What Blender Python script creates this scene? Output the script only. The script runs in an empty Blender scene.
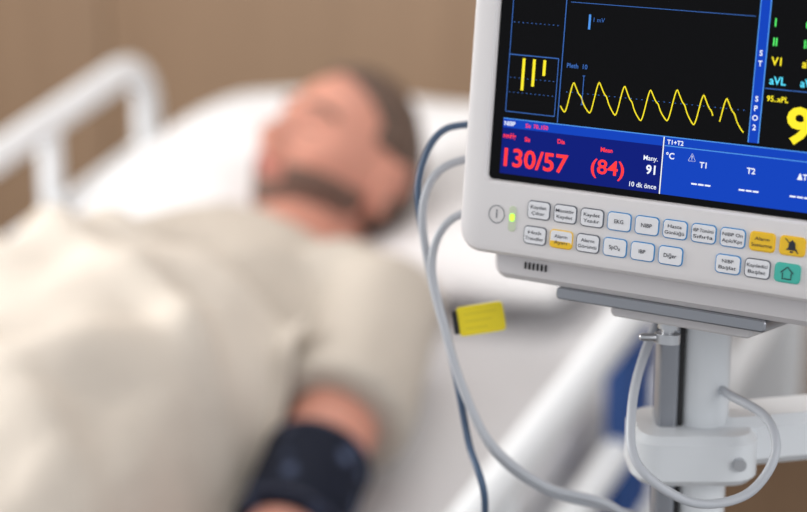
import bpy, math, random
from mathutils import Vector, Matrix, noise
from mathutils.bvhtree import BVHTree
random.seed(3)
scene = bpy.context.scene
scene.view_settings.view_transform = 'Standard'
scene.view_settings.look = 'None'
scene.view_settings.exposure = 0.0

# ------------------------------------------------------------------ helpers
def lin(c):
    return tuple(((x/255)/12.92 if x/255 <= .04045 else ((x/255+.055)/1.055)**2.4) for x in c)+(1,)
def mat(name, rgb, rough=.5, metal=0, spec=.5, noise_amt=0, noise_scale=20, bump=0, bump_scale=60, emit=0, coat=0):
    m = bpy.data.materials.new(name); m.use_nodes = True
    nt = m.node_tree; b = nt.nodes['Principled BSDF']
    b.inputs['Base Color'].default_value = lin(rgb)
    b.inputs['Roughness'].default_value = rough
    b.inputs['Metallic'].default_value = metal
    b.inputs['Specular IOR Level'].default_value = spec
    if coat: b.inputs['Coat Weight'].default_value = coat
    if emit:
        b.inputs['Base Color'].default_value = (0,0,0,1)
        b.inputs['Specular IOR Level'].default_value = 0
        b.inputs['Emission Color'].default_value = lin(rgb)
        b.inputs['Emission Strength'].default_value = emit
    if noise_amt:
        tc = nt.nodes.new('ShaderNodeTexCoord'); n = nt.nodes.new('ShaderNodeTexNoise')
        n.inputs['Scale'].default_value = noise_scale; n.inputs['Detail'].default_value = 4
        nt.links.new(tc.outputs['Object'], n.inputs['Vector'])
        r = nt.nodes.new('ShaderNodeValToRGB')
        lo = tuple(max(0, x*(1-noise_amt)) for x in rgb); hi = tuple(min(255, x*(1+noise_amt)) for x in rgb)
        r.color_ramp.elements[0].color = lin(lo); r.color_ramp.elements[0].position = .3
        r.color_ramp.elements[1].color = lin(hi); r.color_ramp.elements[1].position = .7
        nt.links.new(n.outputs['Fac'], r.inputs['Fac']); nt.links.new(r.outputs['Color'], b.inputs['Base Color'])
    if bump:
        tc = nt.nodes.new('ShaderNodeTexCoord'); n = nt.nodes.new('ShaderNodeTexNoise')
        n.inputs['Scale'].default_value = bump_scale
        nt.links.new(tc.outputs['Object'], n.inputs['Vector'])
        bp = nt.nodes.new('ShaderNodeBump'); bp.inputs['Strength'].default_value = bump; bp.inputs['Distance'].default_value = .01
        nt.links.new(n.outputs['Fac'], bp.inputs['Height']); nt.links.new(bp.outputs['Normal'], b.inputs['Normal'])
    return m
def empty(name, M=None):
    e = bpy.data.objects.new(name, None); scene.collection.objects.link(e)
    e.empty_display_size = .05
    if M is not None: e.matrix_world = M
    return e
def mk(name, vs, fs, m, parent=None, smooth=True, ang=35):
    me = bpy.data.meshes.new(name); me.from_pydata([tuple(v) for v in vs], [], fs)
    me.validate(); me.update()
    import bmesh
    bm = bmesh.new(); bm.from_mesh(me); bmesh.ops.recalc_face_normals(bm, faces=bm.faces); bm.to_mesh(me); bm.free()
    me.materials.append(m)
    if smooth:
        for p in me.polygons: p.use_smooth = True
        if ang: me.set_sharp_from_angle(angle=math.radians(ang))
    o = bpy.data.objects.new(name, me); scene.collection.objects.link(o)
    if parent: o.parent = parent
    return o
def rr(x0,x1,y0,y1,r,z,k=6):
    out = []
    for cx,cy,a0 in ((x1-r,y0+r,-90),(x1-r,y1-r,0),(x0+r,y1-r,90),(x0+r,y0+r,180)):
        for i in range(k+1):
            a = math.radians(a0+90*i/k); out.append(Vector((cx+r*math.cos(a), cy+r*math.sin(a), z)))
    return out
def loft(loops, c0=True, c1=True, base=0):
    n = len(loops[0]); vs = [v for l in loops for v in l]; fs = []
    for i in range(len(loops)-1):
        for j in range(n):
            k = (j+1) % n
            fs.append((base+i*n+j, base+i*n+k, base+(i+1)*n+k, base+(i+1)*n+j))
    if c0: fs.append(tuple(base+j for j in reversed(range(n))))
    if c1: fs.append(tuple(base+(len(loops)-1)*n+j for j in range(n)))
    return vs, fs
class Acc:
    def __init__(s): s.v=[]; s.f=[]
    def add(s, vf):
        b=len(s.v); s.v += list(vf[0]); s.f += [tuple(i+b for i in f) for f in vf[1]]
def rbox(x0,x1,y0,y1,z0,z1,r=.003,bv=.001,M=None,k=5):
    r=min(r,(x1-x0)/2*.99,(y1-y0)/2*.99)
    L=[rr(x0+bv,x1-bv,y0+bv,y1-bv,max(r-bv,.0001),z0,k), rr(x0,x1,y0,y1,r,z0+bv,k), rr(x0,x1,y0,y1,r,z1-bv,k), rr(x0+bv,x1-bv,y0+bv,y1-bv,max(r-bv,.0001),z1,k)]
    v,f=loft(L)
    if M is not None: v=[M@x for x in v]
    return v,f
def tube(pts, rad, seg=16, caps=True, flat=1.0):
    """swept tube with per-point radius, rounded ends"""
    P=[Vector(p) for p in pts]
    R=list(rad) if hasattr(rad,'__len__') else [rad]*len(P)
    PP=[];RR=[]
    if caps:
        d0=(P[0]-P[1]).normalized(); d1=(P[-1]-P[-2]).normalized()
        for t in (85,60,35):
            a=math.radians(t); PP.append(P[0]+d0*R[0]*math.sin(a)); RR.append(R[0]*math.cos(a))
        PP+=P; RR+=R
        for t in (35,60,85):
            a=math.radians(t); PP.append(P[-1]+d1*R[-1]*math.sin(a)); RR.append(R[-1]*math.cos(a))
    else: PP=P; RR=R
    loops=[]; up=None
    for i,p in enumerate(PP):
        a=PP[max(0,i-1)]; b=PP[min(len(PP)-1,i+1)]; t=(b-a).normalized()
        if up is None:
            up=Vector((0,0,1)) if abs(t.z)<.9 else Vector((1,0,0))
        s=t.cross(up).normalized(); u=s.cross(t).normalized(); up=u
        loops.append([p+s*math.cos(2*math.pi*j/seg)*RR[i]+u*math.sin(2*math.pi*j/seg)*RR[i]*flat for j in range(seg)])
    return loft(loops)
def smoothpath(pts, n=8):
    P=[Vector(p) for p in pts]; out=[]
    for i in range(len(P)-1):
        p0=P[max(0,i-1)];p1=P[i];p2=P[i+1];p3=P[min(len(P)-1,i+2)]
        for k in range(n):
            t=k/n
            out.append(.5*((2*p1)+(p2-p0)*t+(2*p0-5*p1+4*p2-p3)*t*t+(-p0+3*p1-3*p2+p3)*t**3))
    out.append(P[-1]); return out
def cyl(c, r, z0, z1, seg=32, bv=.001):
    L=[]
    for rr_,z in ((r-bv,z0),(r,z0+bv),(r,z1-bv),(r-bv,z1)):
        L.append([Vector((c[0]+rr_*math.cos(2*math.pi*j/seg), c[1]+rr_*math.sin(2*math.pi*j/seg), z)) for j in range(seg)])
    return loft(L)
def remesh(o, vox, smooth_it=4):
    md=o.modifiers.new('r','REMESH'); md.mode='VOXEL'; md.voxel_size=vox; md.use_smooth_shade=True
    sm=o.modifiers.new('s','SMOOTH'); sm.factor=.5; sm.iterations=smooth_it
    dg=bpy.context.evaluated_depsgraph_get(); dg.update()
    me=bpy.data.meshes.new_from_object(o.evaluated_get(dg)); o.modifiers.clear()
    ms=list(o.data.materials); o.data=me; me.materials.clear()
    for m in ms: me.materials.append(m)
    for p in me.polygons: p.use_smooth=True; p.material_index=0
    return o

# ------------------------------------------------------------------ materials
M_shell = mat('white_plastic', (232,229,230), .38, spec=.4)
M_shell2= mat('white_plastic_body', (208,205,207), .45)
M_black = mat('black_glass', (5,5,8), .12, spec=.12)
M_navy  = mat('screen_blue_dark', (20,34,124), emit=1.0)
M_blue  = mat('screen_blue', (24,70,192), emit=1.0)
M_hblue = mat('screen_blue_light', (85,155,240), emit=1.0)
M_line  = mat('screen_line_blue', (70,118,200), emit=.9)
M_red   = mat('screen_red', (255,58,58), emit=1.3)
M_yel   = mat('screen_yellow', (250,230,50), emit=1.15)
M_grn   = mat('screen_green', (90,238,110), emit=1.15)
M_cyn   = mat('screen_cyan', (90,218,248), emit=1.15)
M_wht   = mat('screen_white', (235,240,250), emit=1.15)
M_key   = mat('key_white', (236,237,242), .5)
M_keyy  = mat('key_yellow', (248,200,36), .5)
M_keyg  = mat('key_teal', (70,190,174), .5)
M_rimk  = mat('key_rim_grey', (84,90,102), .5)
M_rimb  = mat('key_rim_blue', (58,140,200), .5)
M_ink   = mat('print_ink', (36,40,54), .6)
M_led   = mat('led_green', (170,240,70), emit=2.2)
M_steel = mat('brushed_steel', (190,192,196), .28, metal=.9)
M_alu   = mat('aluminium', (150,153,160), .35, metal=.75)
M_dark  = mat('dark_rubber', (25,25,28), .6)
M_pole  = mat('pole_white', (226,230,234), .35)
M_cable = mat('cable_grey', (192,196,203), .4)
M_cableb= mat('cable_blue', (78,100,128), .4)
M_tag   = mat('tag_yellow', (246,224,30), .5)
M_rail  = mat('rail_white', (240,243,246), .4)
M_railb = mat('rail_blue', (42,78,140), .5)
M_sheet = mat('sheet_white', (212,211,213), .9, spec=.1, bump=.3, bump_scale=14)
M_pill  = mat('pillow_white', (226,225,226), .9, spec=.1, bump=.3, bump_scale=14)
M_blank = mat('blanket_cream', (211,202,191), .95, spec=.05, noise_amt=.03, noise_scale=9, bump=.4, bump_scale=22)
M_gown  = mat('gown_cream', (197,188,177), .95, spec=.05, bump=.3, bump_scale=25)
M_skin  = mat('skin', (206,146,127), .55, spec=.3, noise_amt=.05, noise_scale=14)
M_skin.node_tree.nodes['Principled BSDF'].inputs['Subsurface Weight'].default_value=.1
M_skin.node_tree.nodes['Principled BSDF'].inputs['Subsurface Radius'].default_value=(.01,.004,.002)
M_hair  = mat('hair_grey_brown', (94,76,66), .8, noise_amt=.25, noise_scale=120)
M_beard = mat('beard_dark_grey', (110,88,78), .85, noise_amt=.22, noise_scale=140)
M_lip   = mat('lips', (180,108,98), .5)
M_cuff  = mat('cuff_navy', (20,26,40), .8, spec=.25)
def cuff_pattern(m):
    nt=m.node_tree; b=nt.nodes['Principled BSDF']; tc=nt.nodes.new('ShaderNodeTexCoord'); v=nt.nodes.new('ShaderNodeTexVoronoi')
    v.inputs['Scale'].default_value=42; r=nt.nodes.new('ShaderNodeValToRGB')
    r.color_ramp.elements[0].color=lin((92,104,134)); r.color_ramp.elements[0].position=.10
    r.color_ramp.elements[1].color=lin((18,24,40)); r.color_ramp.elements[1].position=.42
    nt.links.new(tc.outputs['Object'],v.inputs['Vector']); nt.links.new(v.outputs['Distance'],r.inputs['Fac']); nt.links.new(r.outputs['Color'],b.inputs['Base Color'])
cuff_pattern(M_cuff)

# ------------------------------------------------------------------ room
TH=math.radians(29)
A=Vector((math.sin(TH),math.cos(TH),0)); Pv=Vector((-math.cos(TH),math.sin(TH),0)); O=Vector((-.28,1.90,0))
def B(u,v,z): return Vector((O.x+A.x*u+Pv.x*v, O.y+A.y*u+Pv.y*v, z))
def zm(u): return .827+.26*u if u>-.45 else .71
MB=Matrix(((A.x,Pv.x,0,O.x),(A.y,Pv.y,0,O.y),(0,0,1,0),(0,0,0,1)))

def wood_wall():
    m=bpy.data.materials.new('wall_wood_panel'); m.use_nodes=True; nt=m.node_tree; b=nt.nodes['Principled BSDF']
    tc=nt.nodes.new('ShaderNodeTexCoord'); mp=nt.nodes.new('ShaderNodeMapping'); mp.inputs['Scale'].default_value=(6,6,.5)
    n=nt.nodes.new('ShaderNodeTexNoise'); n.inputs['Scale'].default_value=3; n.inputs['Detail'].default_value=6
    r=nt.nodes.new('ShaderNodeValToRGB'); r.color_ramp.elements[0].color=lin((132,106,82)); r.color_ramp.elements[1].color=lin((154,126,100))
    nt.links.new(tc.outputs['Object'],mp.inputs['Vector']); nt.links.new(mp.outputs[0],n.inputs['Vector'])
    nt.links.new(n.outputs['Fac'],r.inputs['Fac']); nt.links.new(r.outputs['Color'],b.inputs['Base Color'])
    b.inputs['Roughness'].default_value=.6; return m
M_wall=wood_wall()
acc=Acc()
for i in range(6):
    v0=-2.6+i*.92
    v,f=rbox(1.35,1.40,v0,v0+.912,0,2.7,r=.002,bv=.002); acc.add(([MB@x for x in v],f))
v,f=rbox(1.385,1.45,-2.6,2.92,0,2.7,r=.002,bv=.001); acc.add(([MB@x for x in v],f))
mk('wall_back',acc.v,acc.f,M_wall)
M_plaster=mat('wall_plaster',(205,200,194),.8,noise_amt=.02,noise_scale=3)
v,f=rbox(-3.0,1.45,2.92,3.0,0,2.7,r=.002,bv=.001); mk('wall_left',[MB@x for x in v],f,M_plaster)
M_floor=mat('vinyl_floor',(92,80,72),.35,noise_amt=.06,noise_scale=2)
v,f=rbox(-3.0,1.45,-2.6,3.0,-.05,0,r=.002,bv=.001); mk('floor',[MB@x for x in v],f,M_floor)
M_ceil=mat('ceiling_white',(235,235,234),.9)
v,f=rbox(-3.0,1.45,-2.6,3.0,2.7,2.76,r=.002,bv=.001); mk('ceiling',[MB@x for x in v],f,M_ceil)
v,f=rbox(1.335,1.35,-2.6,2.92,0,.1,r=.002,bv=.002); mk('baseboard_back',[MB@x for x in v],f,mat('baseboard',(92,70,54),.5))

# ------------------------------------------------------------------ bed
bed=empty('hospital_bed')
def bw(vf): return [MB@x for x in vf[0]], vf[1]
L=[]
for u,e in ((-1.36,.02),(-1.35,0),(-1.1,0),(-.8,0),(-.55,0),(-.48,0),(-.42,0),(-.3,0),(0,0),(.3,0),(.6,0),(.77,0),(.78,.02)):
    z=zm(u) if abs(u+.45)>.05 else .712
    pts=rr(-.415+e,.415-e,z-.13+e,z-e,.04,0)
    L.append([MB@Vector((u,p.x,p.y)) for p in pts])
v,f=loft(L); mk('mattress',v,f,M_sheet,bed,ang=60)
acc=Acc()
L=[]
for u in (-1.38,-.45,.80):
    z=zm(u)-.13
    L.append([MB@Vector((u,p.x,p.y)) for p in rr(-.43,.43,z-.05,z-.002,.01,0)])
acc.add(loft(L)); mk('mattress_deck',acc.v,acc.f,M_shell2,bed)
acc=Acc()
for v0 in (-.38,.34):
    acc.add(bw(rbox(-1.3,.8,v0,v0+.04,.22,.28,r=.008,bv=.004)))
for u0 in (-1.25,.7):
    acc.add(bw(rbox(u0,u0+.06,-.42,.42,.2,.28,r=.008,bv=.004)))
for u0 in (-.95,.35):
    for v0 in (-.3,.26):
        acc.add(bw(rbox(u0,u0+.06,v0,v0+.04,.26,(.56 if u0<0 else .72),r=.008,bv=.004)))
mk('base_frame',acc.v,acc.f,M_rail,bed)
def caster(c,r,w,ax):
    a=Vector(ax).normalized(); return tube([Vector(c)-a*w/2,Vector(c)+a*w/2],r,seg=24,caps=False)
acc=Acc(); acc2=Acc()
for u0 in (-1.22,.73):
    for v0 in (-.4,.4):
        acc.add(caster(MB@Vector((u0,v0,.075)),.075,.035,Pv))
        acc2.add(tube([MB@Vector((u0,v0+.03,.075)),MB@Vector((u0,v0+.03,.16)),MB@Vector((u0,v0,.21))],.012))
mk('casters',acc.v,acc.f,M_dark,bed); mk('caster_forks',acc2.v,acc2.f,M_rail,bed)
acc=Acc()
for u0,z0,z1 in ((.83,.62,1.0),(-1.44,.5,.98)):
    loops=[]
    for e,uu in ((.008,u0),(0,u0+.008),(0,u0+.03),(.008,u0+.038)):
        loops.append([MB@Vector((uu,p.x,p.y)) for p in rr(-.46+e,.46-e,z0+e,z1-e,.09-e,0,k=10)])
    acc.add(loft(loops))
mk('end_boards',acc.v,acc.f,M_rail,bed)
def rail(v0, nm, u0, u1, zfun, hgt=.24, posts=()):
    acc=Acc(); r=.07; pts=[]
    c=[(u1-r,r-hgt,-90),(u1-r,-r,0),(u0+r,-r,90),(u0+r,r-hgt,180)]
    for cu,ch,a0 in c:
        for i in range(7):
            a=math.radians(a0+15*i); uu=cu+r*math.cos(a); hh=ch+r*math.sin(a)
            pts.append(B(uu,v0,zfun(uu)+hh))
    n=len(pts); loops=[]; side=Pv
    for i in range(n):
        t=(pts[(i+1)%n]-pts[i-1]).normalized(); nn=t.cross(side).normalized()
        loops.append([pts[i]+nn*.022*math.cos(2*math.pi*j/16)+side*.016*math.sin(2*math.pi*j/16) for j in range(16)])
    loops.append(loops[0]); acc.add(loft(loops,False,False))
    acc.add(tube([B(u0+.02,v0,zfun(u0+.02)-hgt*.55),B((u0+u1)/2,v0,zfun((u0+u1)/2)-hgt*.55),B(u1-.02,v0,zfun(u1-.02)-hgt*.55)],.016,seg=14))
    for pu in posts:
        acc.add(tube([B(pu,v0,zfun(pu)-.01),B(pu,v0,zfun(pu)-hgt+.01)],.015,seg=14))
    for pu in (u0+.2,u1-.25):
        s=1 if v0>0 else -1
        acc.add(tube([B(pu,v0,zfun(pu)-hgt+.01),B(pu,v0,zfun(pu)-hgt-.05),B(pu,v0-s*.06,zm(pu)-.16)],.016,seg=14))
    return mk(nm,acc.v,acc.f,M_rail,bed)
zr=lambda u:.945+.26*u
zf=lambda u:.86
rail(-.475,'side_rail_near_head',-.38,.67,zr,posts=(-.1,.45))
rail(.475,'side_rail_far_head',-.38,.67,zr,posts=(-.1,.45))
rail(-.475,'side_rail_near_foot',-1.25,-.5,zf,hgt=.2,posts=(-.9,))
rail(.475,'side_rail_far_foot',-1.25,-.5,zf,hgt=.2,posts=(-.9,))
acc=Acc()
for v0 in (-.475,.475):
    vf=rbox(.165,.225,v0-.018,v0+.018,-.205,-.025,r=.012,bv=.003)
    acc.add(([MB@Vector((x.x,x.y,zr(x.x)+x.z)) for x in vf[0]],vf[1]))
mk('rail_blue_inserts',acc.v,acc.f,M_railb,bed)

# pillow
def pillow():
    n=36; vs=[];fs=[]
    hu,hv=.225,.375; cu,cv=.525,.01
    for side in (1,-1):
        for i in range(n+1):
            for j in range(n+1):
                a=-1+2*i/n; b=-1+2*j/n
                pr=max(0,(1-abs(a)**3.0))*max(0,(1-abs(b)**3.5)); pr=pr**.5
                u=cu+a*hu*(1-.06*b*b); v=cv+b*hv*(1-.07*a*a)
                base=zm(u)+.045
                h=side*(.05 if side>0 else .04)*pr
                h+=.008*noise.noise(Vector((u*9,v*9,side)))*pr
                if side>0: h-=.055*math.exp(-((u-.45)**2+(v)**2)/(2*.085**2))
                vs.append(B(u,v,base+h))
    N=(n+1)*(n+1)
    for s in (0,1):
        for i in range(n):
            for j in range(n):
                q=[s*N+i*(n+1)+j,s*N+i*(n+1)+j+1,s*N+(i+1)*(n+1)+j+1,s*N+(i+1)*(n+1)+j]
                fs.append(tuple(q if s==0 else q[::-1]))
    o=mk('pillow',vs,fs,M_pill,ang=None)
    import bmesh
    bm=bmesh.new(); bm.from_mesh(o.data); bmesh.ops.remove_doubles(bm,verts=bm.verts,dist=.0005); bmesh.ops.recalc_face_normals(bm,faces=bm.faces); bm.to_mesh(o.data); bm.free()
pillow()

# ------------------------------------------------------------------ patient
patient=empty('patient_man')
# head propped on the pillow, rolled a little towards his right shoulder
Up=Vector((.47,.40,.76)).normalized()
F=Vector((-.48,-.46,.60)); F=(F-Up*F.dot(Up)).normalized(); R=F.cross(Up).normalized()
HC=B(.395,-.010,1.060)
MH=Matrix(((R.x,F.x,Up.x,HC.x),(R.y,F.y,Up.y,HC.y),(R.z,F.z,Up.z,HC.z),(0,0,0,1)))
def g(x,c,s): return math.exp(-((x-c)**2)/(2*s*s))
def headpt(th,ph,infl=0):
    d=Vector((math.cos(ph)*math.cos(th),math.cos(ph)*math.sin(th),math.sin(ph)))
    x=d.x*.080; y=d.y*.101; z=d.z*.120
    if z<-.015:
        k=min(1,(-z-.015)/.1); k=k*k*(3-2*k); x*=1-.30*k
        if y<0: y*=1-.45*k
        else: y*=1+.10*k
    if y<0: y*=1+.05*g(z,.03,.05)
    m=max(0,min(1,(d.y-.05)/.3))
    dy=0
    dy+=.026*g(x,0,.010)*g(z,-.024,.013)+.012*g(x,0,.008)*g(z,.0,.018)
    dy+=.009*(g(x,.013,.006)+g(x,-.013,.006))*g(z,-.030,.007)
    dy+=.008*g(abs(x),.028,.018)*g(z,.030,.008)
    dy-=.014*g(abs(x),.031,.014)*g(z,.010,.012)
    dy+=.008*g(abs(x),.031,.010)*g(z,.008,.008)
    dy+=.005*g(abs(x),.046,.014)*g(z,-.02,.016)
    dy+=.007*g(x,0,.020)*(g(z,-.047,.005)+g(z,-.060,.006))-.004*g(x,0,.022)*g(z,-.0535,.002)
    dy+=.012*g(x,0,.020)*g(z,-.092,.014)-.003*g(x,0,.02)*g(z,-.074,.006)
    y+=dy*m
    v=Vector((x,y,z))
    if infl: v+=Vector((x/.077**2,y/.098**2,z/.118**2)).normalized()*infl
    return v
def headgrid(nt=120,npn=90,mask=None,infl=0,jit=0):
    vs=[];fs=[];idx={}
    for i in range(npn+1):
        ph=-math.pi/2+math.pi*i/npn
        for j in range(nt):
            th=2*math.pi*j/nt
            p=headpt(th,ph,0)
            ok=True
            if mask:
                q=mask(p); ok=q>0
                if ok:
                    off=infl*min(1,q)+jit*(noise.noise(p*160))*min(1,q)
                    p=headpt(th,ph,off)
            idx[(i,j)]=len(vs) if ok else None
            if ok: vs.append(p)
    for i in range(npn):
        for j in range(nt):
            q=[idx[(i,j)],idx[(i,(j+1)%nt)],idx[(i+1,(j+1)%nt)],idx[(i+1,j)]]
            if None not in q: fs.append(tuple(q))
    return vs,fs
body=Acc()
hv,hf=headgrid(); body.add(([MH@x for x in hv],hf))
for s in (-1,1):
    ear=[Vector((s*(.081+.012*math.sin(a)**2*.6+.004),-.008+.017*math.cos(a)-.004,-.006+.031*math.sin(a)-.0)) for a in [math.radians(t) for t in range(-100,200,20)]]
    v,f=tube(ear,[.0065]*len(ear),seg=10); body.add(([MH@x for x in v],f))
    v,f=tube([(s*.075,-.012,.015),(s*.081,-.012,-.028)],[.011,.009],seg=10); body.add(([MH@x for x in v],f))
nk=MH@Vector((0,-.03,-.05))
def lerp(a,b,t): return a*(1-t)+b*t
body.add(tube([nk, lerp(nk,B(.20,0,zm(.2)+.09),.5)+Vector((0,0,.0)), B(.20,0,zm(.2)+.085)],[.055,.055,.066],seg=24))
body.add(tube([B(.25,-.02,.950),B(.19,-.12,zm(.19)+.100),B(.16,-.20,zm(.16)+.10)],[.048,.054,.055],seg=20))
body.add(tube([B(.25,.02,.950),B(.19,.12,zm(.19)+.09),B(.16,.19,zm(.16)+.08)],[.048,.054,.055],seg=20))
def torso(infl=0,u_hi=.25,fold=0):
    secs=[(.25,.06,.05,.09),(.215,.12,.058,.092),(.17,.172,.073,.093),(.10,.180,.086,.098),(0,.175,.098,.102),(-.12,.172,.105,.108),(-.24,.178,.104,.108),(-.34,.185,.098,.10),(-.42,.17,.088,.095)]
    L=[]
    out=[]
    for i in range(len(secs)-1):
        for k in range(6):
            t=k/6; out.append(tuple(a*(1-t)+b*t for a,b in zip(secs[i],secs[i+1])))
    out.append(secs[-1])
    for u,w,t,hc in out:
        if u>u_hi: continue
        lp=[]
        for j in range(40):
            a=2*math.pi*j/40; c,s=math.cos(a),math.sin(a)
            cx=math.copysign(abs(c)**.85,c); sy=math.copysign(abs(s)**.85,s)
            q=1+ (fold*noise.noise(Vector((u*9,a*1.3,3)))+fold*.6*math.sin(a*9+u*18) if s>-.2 else 0)
            lp.append(B(u,(w+infl)*cx*q, max(zm(u)+.004, zm(u)+hc+(t+infl)*sy*q)))
        L.append(lp)
    return loft(L)
body.add(torso())
SH=B(.150,-.210,zm(.150)+.100); EL=B(-.172,-.290,zm(-.172)+.066); WR=B(-.400,-.305,zm(-.400)+.040)
body.add(tube([SH,lerp(SH,EL,.3),lerp(SH,EL,.6),EL,lerp(EL,WR,.25),lerp(EL,WR,.7),WR],[.060,.049,.043,.039,.041,.034,.027],seg=24))
SR=B(.150,.200,zm(.150)+.085); ER=B(-.12,.275,zm(-.12)+.065); WRr=B(-.30,.14,zm(-.30)+.205)
body.add(tube([SR,lerp(SR,ER,.5),ER],[.060,.049,.042],seg=24)); body.add(tube([ER,lerp(ER,WRr,.3),WRr],[.042,.041,.028],seg=24))
def hand(W,dirv,side,nrm):
    dirv=dirv.normalized(); nrm=nrm.normalized(); sd=dirv.cross(nrm).normalized()*side
    for k in range(4):
        o=(-.030+.020*k)
        base=W+dirv*.015+sd*(o*.7); kn=W+dirv*(.092-.004*abs(k-2))+sd*o
        body.add(tube([base,lerp(base,kn,.5),kn],[.016,.0145,.0115],seg=12))
        ln=(.060,.074,.082,.074)[k]; spread=sd*(o*.12)
        p1=kn+(dirv+spread*3)*ln*.45+nrm*.004; p2=p1+dirv*ln*.3-nrm*.012; p3=p2+dirv*ln*.2-nrm*.012
        body.add(tube([kn,p1,p2,p3],[.0105,.0092,.0083,.0070],seg=12))
    t0=W+dirv*.025+sd*.022; t1=t0+dirv*.032+sd*.030-nrm*.006; t2=t1+dirv*.030+sd*.012-nrm*.004; t3=t2+dirv*.02
    body.add(tube([t0,t1,t2,t3],[.015,.012,.0100,.008],seg=12))
hand(WR,Vector((-A.x,-A.y,-.08))-Pv*.02,1,Vector((0,0,1)))
hand(WRr,-Pv*1-A*.25-Vector((0,0,.05)),-1,Vector((0,0,1)))
for s in (-1,1):
    hp=B(-.40,s*.09,.71+.095); kn=B(-.83,s*.115,.71+.08); an=B(-1.20,s*.12,.71+.05)
    body.add(tube([hp,lerp(hp,kn,.5),kn,lerp(kn,an,.3),an],[.085,.073,.057,.058,.040],seg=24))
    body.add(tube([an+Vector((0,0,-.005)),B(-1.255,s*.125,.71+.045),B(-1.27,s*.135,.71+.12),B(-1.285,s*.14,.71+.20)],[.038,.038,.036,.024],seg=16))
bo=mk('body',body.v,body.f,M_skin,patient,ang=None); remesh(bo,.0042,3)

gn=Acc(); gn.add(torso(infl=.012,u_hi=.218,fold=.03))
for s,S,E in ((-1,SH,EL),(1,SR,ER)):
    gn.add(tube([lerp(S,B(.17,0,zm(.17)+.10),.35),S,lerp(S,E,.25),lerp(S,E,.50 if s<0 else .6)],[.074,.073,.069,.070],seg=28,caps=False))
go=mk('hospital_gown',gn.v,gn.f,M_gown,patient,ang=None); remesh(go,.006,5)
for vtx in go.data.vertices:
    p=vtx.co; n_=vtx.normal
    q=p.x*22-p.y*30+p.z*12+2.5*noise.noise(p*6)
    h=.006*noise.noise(p*11)+.012*max(0,math.sin(q))**2*(.3+abs(noise.noise(p*5)))
    vtx.co=p+n_*h
def hairmask(p):
    a=(p.z-.058)/.012 + (0 if p.y<.035 else -(p.y-.035)/.012)
    b=min((-.010-p.y)/.01,(p.z+.06)/.012)
    c=min((.034-p.y)/.01,(p.z-.030)/.012)
    return max(a if p.y<.07 else -1,b,c)
v,f=headgrid(160,120,hairmask,.0065,.003); mk('hair',[MH@x for x in v],f,M_hair,patient,ang=None)
def beardmask(p):
    if p.y<.0: return -1
    q=min((-.040-p.z+ .30*max(0,abs(p.x)-.03))/.008,(p.y+.0)/.01)
    if abs(p.x)<.024 and -.066<p.z<-.043: return -1
    return q
v,f=headgrid(160,140,beardmask,.0028,.0015); mk('beard',[MH@x for x in v],f,M_beard,patient,ang=None)
def lipmask(p): return 1 if (p.y>.05 and (p.x/.024)**2+((p.z+.0535)/.010)**2<1) else -1
v,f=headgrid(240,200,lipmask,.0012,0); mk('lips',[MH@x for x in v],f,M_lip,patient,ang=None)
def browmask(p): return 1 if (p.y>.03 and .014<abs(p.x)<.050 and abs(p.z-.034+.25*abs(abs(p.x)-.03))<.0055) else -1
v,f=headgrid(240,200,browmask,.0028,.001); mk('eyebrows',[MH@x for x in v],f,M_hair,patient,ang=None)
def lashmask(p): return 1 if (p.y>.03 and .019<abs(p.x)<.043 and abs(p.z-.003-.5*(abs(p.x)-.031)**2/.01)<.0022) else -1
v,f=headgrid(240,260,lashmask,.0016,0); mk('eyelashes',[MH@x for x in v],f,M_dark,patient,ang=None)

# blood pressure cuff
cuff=empty('blood_pressure_cuff')
c0=lerp(SH,EL,.655); c1=lerp(SH,EL,.98)
pts=[lerp(c0,c1,t) for t in (0,.03,.1,.3,.5,.7,.9,.97,1)]
o=mk('wrap',*tube(pts,[.045,.0495,.052,.053,.0525,.052,.0505,.048,.043],seg=36,caps=False),M_cuff,cuff)
acc=Acc()
for t in (.08,.92):
    c=lerp(c0,c1,t); d=(c1-c0).normalized(); acc.add(tube([c-d*.002,c+d*.002],.0536,seg=36,caps=False))
mk('edge_binding',acc.v,acc.f,mat('cuff_binding',(36,44,66),.6),cuff)
hs=[lerp(c0,c1,.9)+Vector((.0,-.045,.025)),lerp(c0,c1,1)+Vector((-.0,-.10,.02)),(-.03,1.44,.925),(.0,1.32,.96),(.04,1.12,1.02),(.047,1.02,1.10)]

# blanket draped over the body by dropping on it
def bvh(o): return BVHTree.FromPolygons([v.co for v in o.data.vertices],[tuple(p.vertices) for p in o.data.polygons])
tb,tg=bvh(bo),bvh(go)
NU,NV=180,100; u0,u1,v0,v1=-1.34,.035,-.215,.43
H=[[0]*(NV+1) for _ in range(NU+1)]; Fl=[[0]*(NV+1) for _ in range(NU+1)]
def uv(i,j):
    u=u0+(u1-u0)*i/NU; v=v0+(v1-v0)*j/NV
    u+= .03*math.sin(v*7)*(i/NU); v+=.012*math.sin(u*9)*(1-j/NV)
    return u,v
for i in range(NU+1):
    for j in range(NV+1):
        u,v=uv(i,j); h=zm(u)+.008
        for t in (tb,tg):
            r=t.ray_cast(B(u,v,2),Vector((0,0,-1)))
            if r[0] is not None: h=max(h,r[0].z+.008)
        Fl[i][j]=h; H[i][j]=h
for it in range(14):
    N=[row[:] for row in H]
    for i in range(NU+1):
        for j in range(NV+1):
            s=0;c=0
            for di,dj in ((1,0),(-1,0),(0,1),(0,-1)):
                a,b=i+di,j+dj
                if 0<=a<=NU and 0<=b<=NV: s+=H[a][b];c+=1
            N[i][j]=max(Fl[i][j],s/c)
    H=N
vs=[];fs=[]
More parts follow.
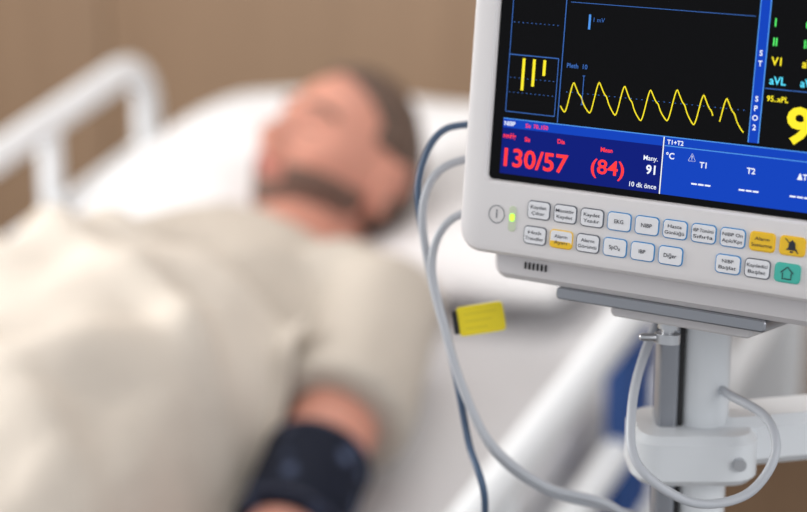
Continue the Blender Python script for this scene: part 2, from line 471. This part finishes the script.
for i in range(NU+1):
    for j in range(NV+1):
        u,v=uv(i,j)
        w_=4*noise.noise(Vector((u*2.2,v*2.2,1)))
        fo=.036*max(0,math.sin(v*19+u*21+w_))**2*(.25+1.1*abs(noise.noise(Vector((u*4,v*5,7)))))
        fo+=.028*max(0,math.sin(v*12-u*26+w_))**3*(.3+abs(noise.noise(Vector((u*3,v*3,11)))))
        fo+=.014*abs(noise.noise(Vector((u*7,v*7,2))))
        vs.append(B(u,v,H[i][j]+fo))
for i in range(NU):
    for j in range(NV): fs.append((i*(NV+1)+j,i*(NV+1)+j+1,(i+1)*(NV+1)+j+1,(i+1)*(NV+1)+j))
bl=mk('blanket',vs,fs,M_blank,ang=None)
md=bl.modifiers.new('thick','SOLIDIFY'); md.thickness=.006; md.offset=1

# ------------------------------------------------------------------ monitor
ps=math.radians(32); ta=math.radians(7)
hX=Vector((math.cos(ps),-math.sin(ps),0)); vY=Vector((math.sin(ps)*math.sin(ta),math.cos(ps)*math.sin(ta),math.cos(ta))); nZ=hX.cross(vY)
P0=Vector((.1229,.9248,1.3311))
MM=Matrix(((hX.x,vY.x,nZ.x,P0.x),(hX.y,vY.y,nZ.y,P0.y),(hX.z,vY.z,nZ.z,P0.z),(0,0,0,1)))
mon=empty('patient_monitor',MM)
X0,X1,Y1=-.0935,.153,.184
L=[rr(X0,X1,0,Y1,.003,-.0028),rr(X0-.0008,X1+.0008,-.0008,Y1+.0008,.004,-.0006),rr(X0-.002,X1+.002,-.002,Y1+.002,.005,.0004),
   rr(-.1035,.163,-.034,.196,.009,.0004),rr(-.107,.1665,-.0375,.1995,.011,-.0008),rr(-.1092,.1687,-.0395,.2017,.0125,-.0035),rr(-.110,.1695,-.0402,.2025,.013,-.008),
   rr(-.110,.1695,-.0402,.2025,.013,-.018),rr(-.106,.1655,-.036,.1985,.011,-.026),rr(-.09,.15,-.02,.18,.01,-.028)]
mk('bezel',*loft(L,False,True),M_shell,mon,ang=30)
mk('screen_glass',*rbox(X0+.0002,X1-.0002,.0002,Y1-.0002,-.0045,-.0018,r=.002,bv=.0003),M_black,mon)
acc=Acc(); acc.add(rbox(-.092,.152,-.053,.19,-.105,-.010,r=.008,bv=.003)); acc.add(rbox(-.07,.13,-.045,.17,-.135,-.10,r=.02,bv=.008))
mk('housing',acc.v,acc.f,M_shell2,mon)
acc=Acc()
for i in range(6): acc.add(rbox(-.0725+i*.0024,-.0714+i*.0024,-.0462,-.0425,-.0102,-.0094,r=.0004,bv=.0001))
for i in range(9): acc.add(rbox(.085+i*.004,.0868+i*.004,-.049,-.0455,-.0102,-.0094,r=.0004,bv=.0001))
mk('vent_slots',acc.v,acc.f,M_dark,mon)
hp=[(-.04,.19,-.05),(-.035,.225,-.05),(-.01,.237,-.05),(.07,.237,-.05),(.095,.225,-.05),(.10,.19,-.05)]
mk('carry_handle',*tube(smoothpath(hp),.009),M_shell2,mon)

G={}
def acc_for(m): return G.setdefault(m.name,(m,Acc()))[1]
ZS=-.0016
def rect(m,s0,s1,t0,t1,z=ZS):
    acc_for(m).add(([Vector((s0,t0,z)),Vector((s1,t0,z)),Vector((s1,t1,z)),Vector((s0,t1,z))],[(0,1,2,3)]))
def line(m,pts,w,z=ZS+.0003):
    a=[];n=len(pts)
    for i,p in enumerate(pts):
        q0=pts[max(0,i-1)];q1=pts[min(n-1,i+1)]; dx,dy=q1[0]-q0[0],q1[1]-q0[1]; l=math.hypot(dx,dy) or 1
        a.append(Vector((p[0]-dy/l*w/2,p[1]+dx/l*w/2,z))); a.append(Vector((p[0]+dy/l*w/2,p[1]-dx/l*w/2,z)))
    acc_for(m).add((a,[(2*i,2*i+1,2*i+3,2*i+2) for i in range(n-1)]))
def txt(m,body,s,t,h,z=ZS+.0004,w=None,al='L',bold=0,rot=0,tr=1):
    cu=bpy.data.curves.new('t','FONT'); cu.body=body; cu.size=1; cu.offset=bold; cu.resolution_u=3
    o=bpy.data.objects.new('t',cu); scene.collection.objects.link(o)
    d=bpy.context.evaluated_depsgraph_get(); d.update()
    me=bpy.data.meshes.new_from_object(o.evaluated_get(d))
    vs=[v.co.copy() for v in me.vertices]; fs=[tuple(p.vertices) for p in me.polygons]
    bpy.data.objects.remove(o); bpy.data.meshes.remove(me)
    if not vs: return
    sc=h/.70; x0=min(v.x for v in vs); x1=max(v.x for v in vs); sx=sc
    if w: sx=w/(x1-x0)
    wd=(x1-x0)*sx; off={'L':0,'C':-wd/2,'R':-wd}[al]
    out=[]
    for v in vs:
        x=(v.x-x0)*sx+off; y=v.y*sc
        if rot: x,y=-y,x
        out.append(Vector((s+x,t+y,z)))
    acc_for(m).add((out,fs))
rect(M_navy,-.0870,.0035,.0035,.0275); rect(M_blue,-.0870,.0035,.0275,.0320)
rect(M_blue,.0045,.148,.0035,.0275); rect(M_hblue,.0045,.148,.0275,.0280); rect(M_blue,.0045,.148,.0281,.0320)
rect(M_hblue,-.0870,.148,.0320,.0325); rect(M_wht,.0037,.0043,.0035,.0320)
txt(M_wht,'NIBP',-.086,.0287,.0022,bold=.02); txt(M_red,'Sis  70..150',-.0735,.0287,.0020,bold=.015)
txt(M_red,'mmHg',-.0862,.0222,.0026,w=.0075,bold=.02); txt(M_red,'Sis',-.0735,.0215,.0022,bold=.02); txt(M_red,'Dia',-.0545,.0225,.0022,bold=.02)
txt(M_red,'130/57',-.0848,.0078,.0092,w=.0372,bold=.018)
txt(M_red,'(84)',-.0345,.0098,.0072,w=.0185,bold=.014)
txt(M_red,'Mean',-.0265,.0210,.0022,al='C',bold=.02)
txt(M_wht,'Many.',.0018,.0195,.0024,al='R',bold=.01); txt(M_wht,'91',.0010,.0128,.0044,al='R',bold=.025)
txt(M_wht,'10 dk önce',.0022,.0055,.0024,al='R',bold=.01)
txt(M_wht,'T1+T2',.0060,.0287,.0022,bold=.02); txt(M_wht,'°C',.0060,.0215,.0030,bold=.02)
for sx,l in ((.026,'T1'),(.0510,'T2'),(.0770,'ΔT')):
    txt(M_wht,l,sx,.0190,.0028,al='C',bold=.02)
    for k in (-1,0,1): rect(M_wht,sx-.0018+k*.0036,sx+.0012+k*.0036,.0102,.0110,ZS+.0003)
txt(M_wht,'⚠',.018,.0222,.0026)
per=.0142; pts=[]
def pl(x):
    x=x%1
    if x<.30: return .5-.5*math.cos(math.pi*x/.30)
    y=1-(x-.30)/.70; return max(0,y**1.25+.07*math.exp(-((x-.62)/.07)**2))
s=-.0545
while s<.0290:
    ph=(s+.0520)/per; pts.append((s,.0395+.0155*pl(ph)+.0008*math.sin(s*160))); s+=.0004
line(M_yel,pts,.0006)
pts=[]; s=.0325
while s<.0455:
    pts.append((s,.0385+.0155*pl((s+.0520)/per+.15))); s+=.0004
line(M_yel,pts,.0006)
txt(M_line,'Pleth  10',-.0525,.0615,.0023,bold=.015)
line(M_line,[(-.0425,.0580),(-.0425,.0435)],.0004); line(M_line,[(-.0432,.0580),(-.0418,.0580)],.0004); line(M_line,[(-.0432,.0435),(-.0418,.0435)],.0004)
rect(M_hblue,-.0425,-.0413,.0815,.0890); txt(M_line,'1 mV',-.0395,.0855,.0022)
line(M_line,[(-.0555,.033),(-.0555,.178)],.0005)
line(M_line,[(-.086,.0655),(-.0575,.0655)],.0005); line(M_line,[(-.0575,.036),(-.0575,.0655)],.0004); line(M_line,[(-.086,.036),(-.086,.178)],.0004); line(M_line,[(-.086,.036),(-.0575,.036)],.0004)
for sy in (.046,.0535,.082,.098,.115): 
    x=-.085
    while x<-.058: rect(M_line,x,x+.0008,sy,sy+.0003); x+=.0025
x=-.052
while x<.046: rect(M_line,x,x+.0008,.049,.0493,ZS+.0001); x+=.003
for sx,b in ((-.0775,.0475),(-.0715,.0500),(-.0655,.0560)): rect(M_yel,sx-.0008,sx+.0008,b,.0640)
line(M_line,[(-.053,.0945),(.046,.0945)],.0003)
for base,m in ((.105,M_grn),(.135,M_grn),(.160,M_yel)):
    pts=[]; s=-.053
    while s<.045:
        x=((s+.053)/.021)%1
        y=.0015*math.exp(-((x-.2)/.05)**2)+.011*math.exp(-((x-.4)/.018)**2)-.002*math.exp(-((x-.45)/.015)**2)+.003*math.exp(-((x-.68)/.07)**2)
        pts.append((s,base+y)); s+=.0003
    line(m,pts,.0006)
rect(M_blue,.0482,.0528,.0340,.180); rect(M_hblue,.0528,.0534,.0340,.180); rect(M_hblue,.0477,.0482,.034,.180)
for i,ch in enumerate('SPO2'): txt(M_wht,ch,.0505,.0540-.0046*i,.0026,al='C',bold=.02)
for i,ch in enumerate('ST'): txt(M_wht,ch,.0505,.0760-.0050*i,.0026,al='C',bold=.02)
for i,(a,m,b,m2) in enumerate((('I',M_grn,'0.05',M_grn),('II',M_grn,'III',M_grn),('V1',M_yel,'aVR',M_yel),('aVL',M_cyn,'aVF',M_cyn))):
    txt(m,a,.0560,.0905-i*.0092,.0038,bold=.02); txt(m2,b,.0715,.0905-i*.0092,.0038,bold=.02)
txt(M_yel,'95..xPL',.0555,.0548,.0026,bold=.02); rect(M_line,.0540,.148,.0605,.0609)
txt(M_yel,'98',.0665,.0365,.0165,w=.026,bold=.03)
txt(M_grn,'72',.0900,.140,.028,bold=.03); txt(M_grn,'HR',.057,.168,.004); txt(M_cyn,'18',.115,.045,.014,bold=.03)
rect(M_blue,-.087,.148,.1755,.1805); txt(M_wht,'12:41  YETISKIN',.02,.1768,.0025)
xs=[-.0611+.01525*i for i in range(10)]
row1=[('Kaydet','Çıkar'),('Monitör','Kaydet'),('Kaydet','Yazdır'),('EKG',''),('NIBP',''),('Hasta','Günlüğü'),('IBP Tümünü','Sıfırla'),('NIBP On','Açık/Kpt'),('Alarm','Susturma'),('','')]
row2=[('Hızlı','Trendler'),('Alarm','Ayarı'),('Alarm','Görüntü'),('SpO₂',''),('IBP',''),('Diğer',''),None,('NIBP','Başlat'),('Kaydedici','Başlat'),('','')]
kz=.0004
for r,(row,ty) in enumerate(((row1,-.0129),(row2,-.0262))):
    for i,lb in enumerate(row):
        if lb is None: continue
        x=xs[i]-(.0012 if r else 0)
        kw,kh=.0066,.0048
        rim=M_rimb if (3<=i<=7) else M_rimk
        face=M_key
        if (r==0 and i>=8) : face=M_keyy; rim=M_keyy
        if r==1 and i==9: face=M_keyg; rim=M_keyg
        if r==1 and i==1: rim=M_keyy
        acc_for(rim).add(rbox(x-kw,x+kw,ty-kh,ty+kh,kz-.0003,kz+.0006,r=.0022,bv=.0002))
        acc_for(face).add(rbox(x-kw+.0005,x+kw-.0005,ty-kh+.0005,ty+kh-.0005,kz,kz+.0009,r=.0018,bv=.0002))
        if r==1 and i==1: acc_for(M_keyy).add(rbox(x-kw+.0005,x+kw-.0005,ty-kh+.0005,ty-.001,kz+.0001,kz+.001,r=.001,bv=.0001))
        z=kz+.0011
        if lb[1]:
            w1=min(.0106,.00150*len(lb[0])); w2=min(.0106,.00150*len(lb[1]))
            txt(M_ink,lb[0],x,ty+.0007,.0017,z,w=w1,al='C',bold=.005); txt(M_ink,lb[1],x,ty-.0024,.0017,z,w=w2,al='C',bold=.005)
        elif lb[0]: txt(M_ink,lb[0],x,ty-.0009,.0020,z,al='C',bold=.008)
        elif r==0:
            acc_for(M_ink).add(([Vector((x+a,ty+b,z)) for a,b in ((-.003,-.002),(.003,-.002),(.0018,-.0008),(.0016,.0016),(0,.003),(-.0016,.0016),(-.0018,-.0008))],[tuple(range(7))]))
            line(M_ink,[(x-.0035,ty+.0035),(x+.0035,ty-.0033)],.0005,z+.0001); rect(M_ink,x-.0008,x+.0008,ty-.0032,ty-.0024,z)
        else:
            line(M_ink,[(x-.0032,ty),(x,ty+.003),(x+.0032,ty)],.0006,z); line(M_ink,[(x-.0022,ty),(x-.0022,ty-.0028),(x+.0022,ty-.0028),(x+.0022,ty)],.0006,z)
pc=(-.0857,-.0180)
line(M_rimk,[(pc[0]+.0046*math.cos(a/24*2*math.pi),pc[1]+.0046*math.sin(a/24*2*math.pi)) for a in range(25)],.0004,kz+.0003)
line(M_rimk,[(pc[0],pc[1]+.0026),(pc[0],pc[1]-.002)],.0006,kz+.0003)
acc_for(mat('led_window',(205,215,190),.3)).add(rbox(-.0785,-.0742,-.0260,-.0125,kz-.0002,kz+.0004,r=.002,bv=.0002))
acc_for(M_led).add(rbox(-.0778,-.0749,-.0205,-.0165,kz+.0002,kz+.0009,r=.0013,bv=.0003))
for k,(m,a) in G.items(): mk('panel_'+k,a.v,a.f,m,mon,smooth=False)
mk('rotary_knob',*cyl((.135,-.020),.014,0,.014),M_shell2,mon)

# ------------------------------------------------------------------ stand
st=empty('monitor_pole_stand')
tr=Acc()
tr.add(rbox(-.054,.062,-.0595,-.0532,-.100,-.0115,r=.002,bv=.0008,M=MM))
mk('tray',tr.v,tr.f,M_alu,st)
tr=Acc(); tr.add(rbox(-.026,.052,-.0655,-.0594,-.098,-.020,r=.003,bv=.001,M=MM)); mk('tilt_bracket',tr.v,tr.f,M_shell2,st)
tr=Acc()
for s0,s1,r_ in ((-.0657,-.069,.0055),(-.069,-.0715,.0035),(-.0715,-.0765,.0068)):
    tr.add(tube([MM@Vector((.003,s0,-.030)),MM@Vector((.003,s1,-.030))],r_,seg=20,caps=False))
tr.add(tube([MM@Vector((.003,-.074,-.030)),MM@Vector((-.007,-.074,-.022))],.0022,seg=12))
mk('clamp_screw',tr.v,tr.f,M_steel,st)
PX,PY=.156,.977
zt=1.262
def cs(x,y): return (PX+x,PY+y)
mk('pole_white_tube',*cyl(cs(.0065,0),.0138,.12,zt,seg=40),M_pole,st)
mk('pole_rail',*rbox(PX-.0195,PX-.0085,PY-.011,PY+.011,.12,zt,r=.0025,bv=.001),M_alu,st)
acc=Acc(); acc.add(rbox(PX-.0088,PX-.0060,PY-.0095,PY+.0095,.12,zt,r=.0005,bv=.0003)); mk('pole_slot',acc.v,acc.f,M_dark,st)
acc=Acc()
acc.add(rbox(PX-.034,PX+.034,PY-.030,PY+.026,1.168,1.196,r=.016,bv=.004))
Ra=Matrix.Translation((PX,PY,0))@Matrix.Rotation(math.radians(14),4,'Z')
acc.add(rbox(.01,.26,-.018,.018,1.172,1.200,r=.012,bv=.005,M=Ra))
mk('clamp_collar',acc.v,acc.f,M_pole,st)
mk('collar_screw',*tube([(PX+.022,PY-.029,1.182),(PX+.022,PY-.0325,1.182)],.0035,seg=20,caps=False),M_steel,st)
acc=Acc(); acc2=Acc()
for k in range(5):
    a=math.radians(72*k+20); d=Vector((math.cos(a),math.sin(a),0)); c=Vector((PX,PY,0))
    acc.add(tube([c+d*.0+Vector((0,0,.125)),c+d*.12+Vector((0,0,.115)),c+d*.25+Vector((0,0,.085))],[.026,.022,.016],seg=16))
    acc2.add(caster(c+d*.25+Vector((0,0,.034)),.034,.024,Vector((-d.y,d.x,0))))
    acc.add(tube([c+d*.25+Vector((0,0,.085)),c+d*.25+Vector((0,0,.06))],.010,seg=12))
acc.add(cyl((PX,PY),.04,.10,.16))
mk('star_base',acc.v,acc.f,M_pole,st); mk('base_casters',acc2.v,acc2.f,M_dark,st)

# ------------------------------------------------------------------ cables
def pc_(x,z,dy=0): return Vector((x,1.014+.268*(z-1.278)+dy,z))
def cable(name,pts,r,m): return mk(name,*tube(smoothpath(pts,10),r,seg=14),m)
cable('monitor_cable',[(.085,1.02,1.337),pc_(.040,1.331),pc_(.018,1.322),pc_(.0105,1.300),pc_(.015,1.268),pc_(.0235,1.236),pc_(.034,1.204),pc_(.052,1.172),pc_(.082,1.152),pc_(.118,1.143),(.14,1.0,1.12),(.15,1.012,1.05)],.0023,M_cable)
cable('monitor_cable',[(.085,1.02,1.317),pc_(.040,1.306,-.01),pc_(.022,1.296,-.01),pc_(.0155,1.275,-.008),pc_(.022,1.245,-.006),pc_(.032,1.212,-.006),pc_(.0485,1.180,-.006),pc_(.078,1.158,-.006),pc_(.115,1.147,-.006),(.142,.99,1.11),(.155,1.005,1.03)],.0023,M_cable)
cable('air_hose_blue',[(.085,1.02,1.352),pc_(.040,1.348,.004),pc_(.019,1.342,.004),pc_(.0085,1.318,.004),pc_(.0105,1.290,.004),pc_(.0195,1.250,.004),pc_(.029,1.213,.004),pc_(.036,1.178,.004),pc_(.045,1.142,.004)]+[Vector(p) for p in reversed(hs[:-1])],.0020,M_cableb)
cable('monitor_cable',[(.150,1.0,1.27),(.1288,.965,1.240),(.1185,.935,1.2167),(.120,.914,1.1945),(.1467,.907,1.177),(.175,.910,1.1796),(.190,.915,1.199),(.1877,.93,1.214),(.172,.958,1.2177),(.166,1.01,1.21)],.0025,M_cable)
tg=empty('cable_label_tag')
MT=Matrix.Translation(pc_(.0425,1.246,-.004))@Matrix.Rotation(math.radians(-9),4,'Y')@Matrix.Rotation(math.radians(78),4,'X')
mk('label',*rbox(-.0130,.0130,-.0082,.0082,-.0008,.0008,r=.0025,bv=.0004,M=MT),M_tag,tg)
acc=Acc()
for i in range(3): acc.add(rbox(-.009,.009-.003*i,.0035-.004*i,.0039-.004*i,.0008,.00095,r=.0001,bv=.00003,M=MT))
mk('print_lines',acc.v,acc.f,mat('tag_print',(215,195,40),.6),tg)
mk('clip',*rbox(-.0155,-.0125,-.0065,.0065,-.0022,.0022,r=.001,bv=.0005,M=MT),M_dark,tg)

# ------------------------------------------------------------------ lights
def area(name,loc,target,sx,sy,w,col):
    l=bpy.data.lights.new(name,'AREA'); l.shape='RECTANGLE'; l.size=sx; l.size_y=sy; l.energy=w; l.color=col
    o=bpy.data.objects.new(name,l); scene.collection.objects.link(o); o.location=loc
    o.rotation_euler=(Vector(target)-Vector(loc)).to_track_quat('-Z','Y').to_euler(); return o
area('ceiling_light',(0.3,2.0,2.66),(0.3,2.0,0),1.4,1.0,15,(1,.975,.95))
area('window_light',(-2.0,1.9,1.75),(-.1,2.0,.9),1.1,1.2,52,(1,.985,.965))
area('monitor_fill',(1.6,-.9,2.3),(.1,1.0,1.2),1.2,1.2,21,(1,.985,.98))  # added fill behind the camera, brightens the monitor front
w=bpy.data.worlds.new('World'); scene.world=w; w.use_nodes=True
w.node_tree.nodes['Background'].inputs[0].default_value=(.94,.965,1,1); w.node_tree.nodes['Background'].inputs[1].default_value=.66

# ------------------------------------------------------------------ camera
cam=bpy.data.cameras.new('camera'); co=bpy.data.objects.new('camera',cam); scene.collection.objects.link(co)
co.location=(0,0,1.55); co.rotation_euler=(math.radians(90-15),0,0)
cam.lens=85; cam.sensor_width=36; cam.clip_start=.05
cam.dof.use_dof=True; cam.dof.focus_distance=.948; cam.dof.aperture_fstop=3.8
scene.camera=co
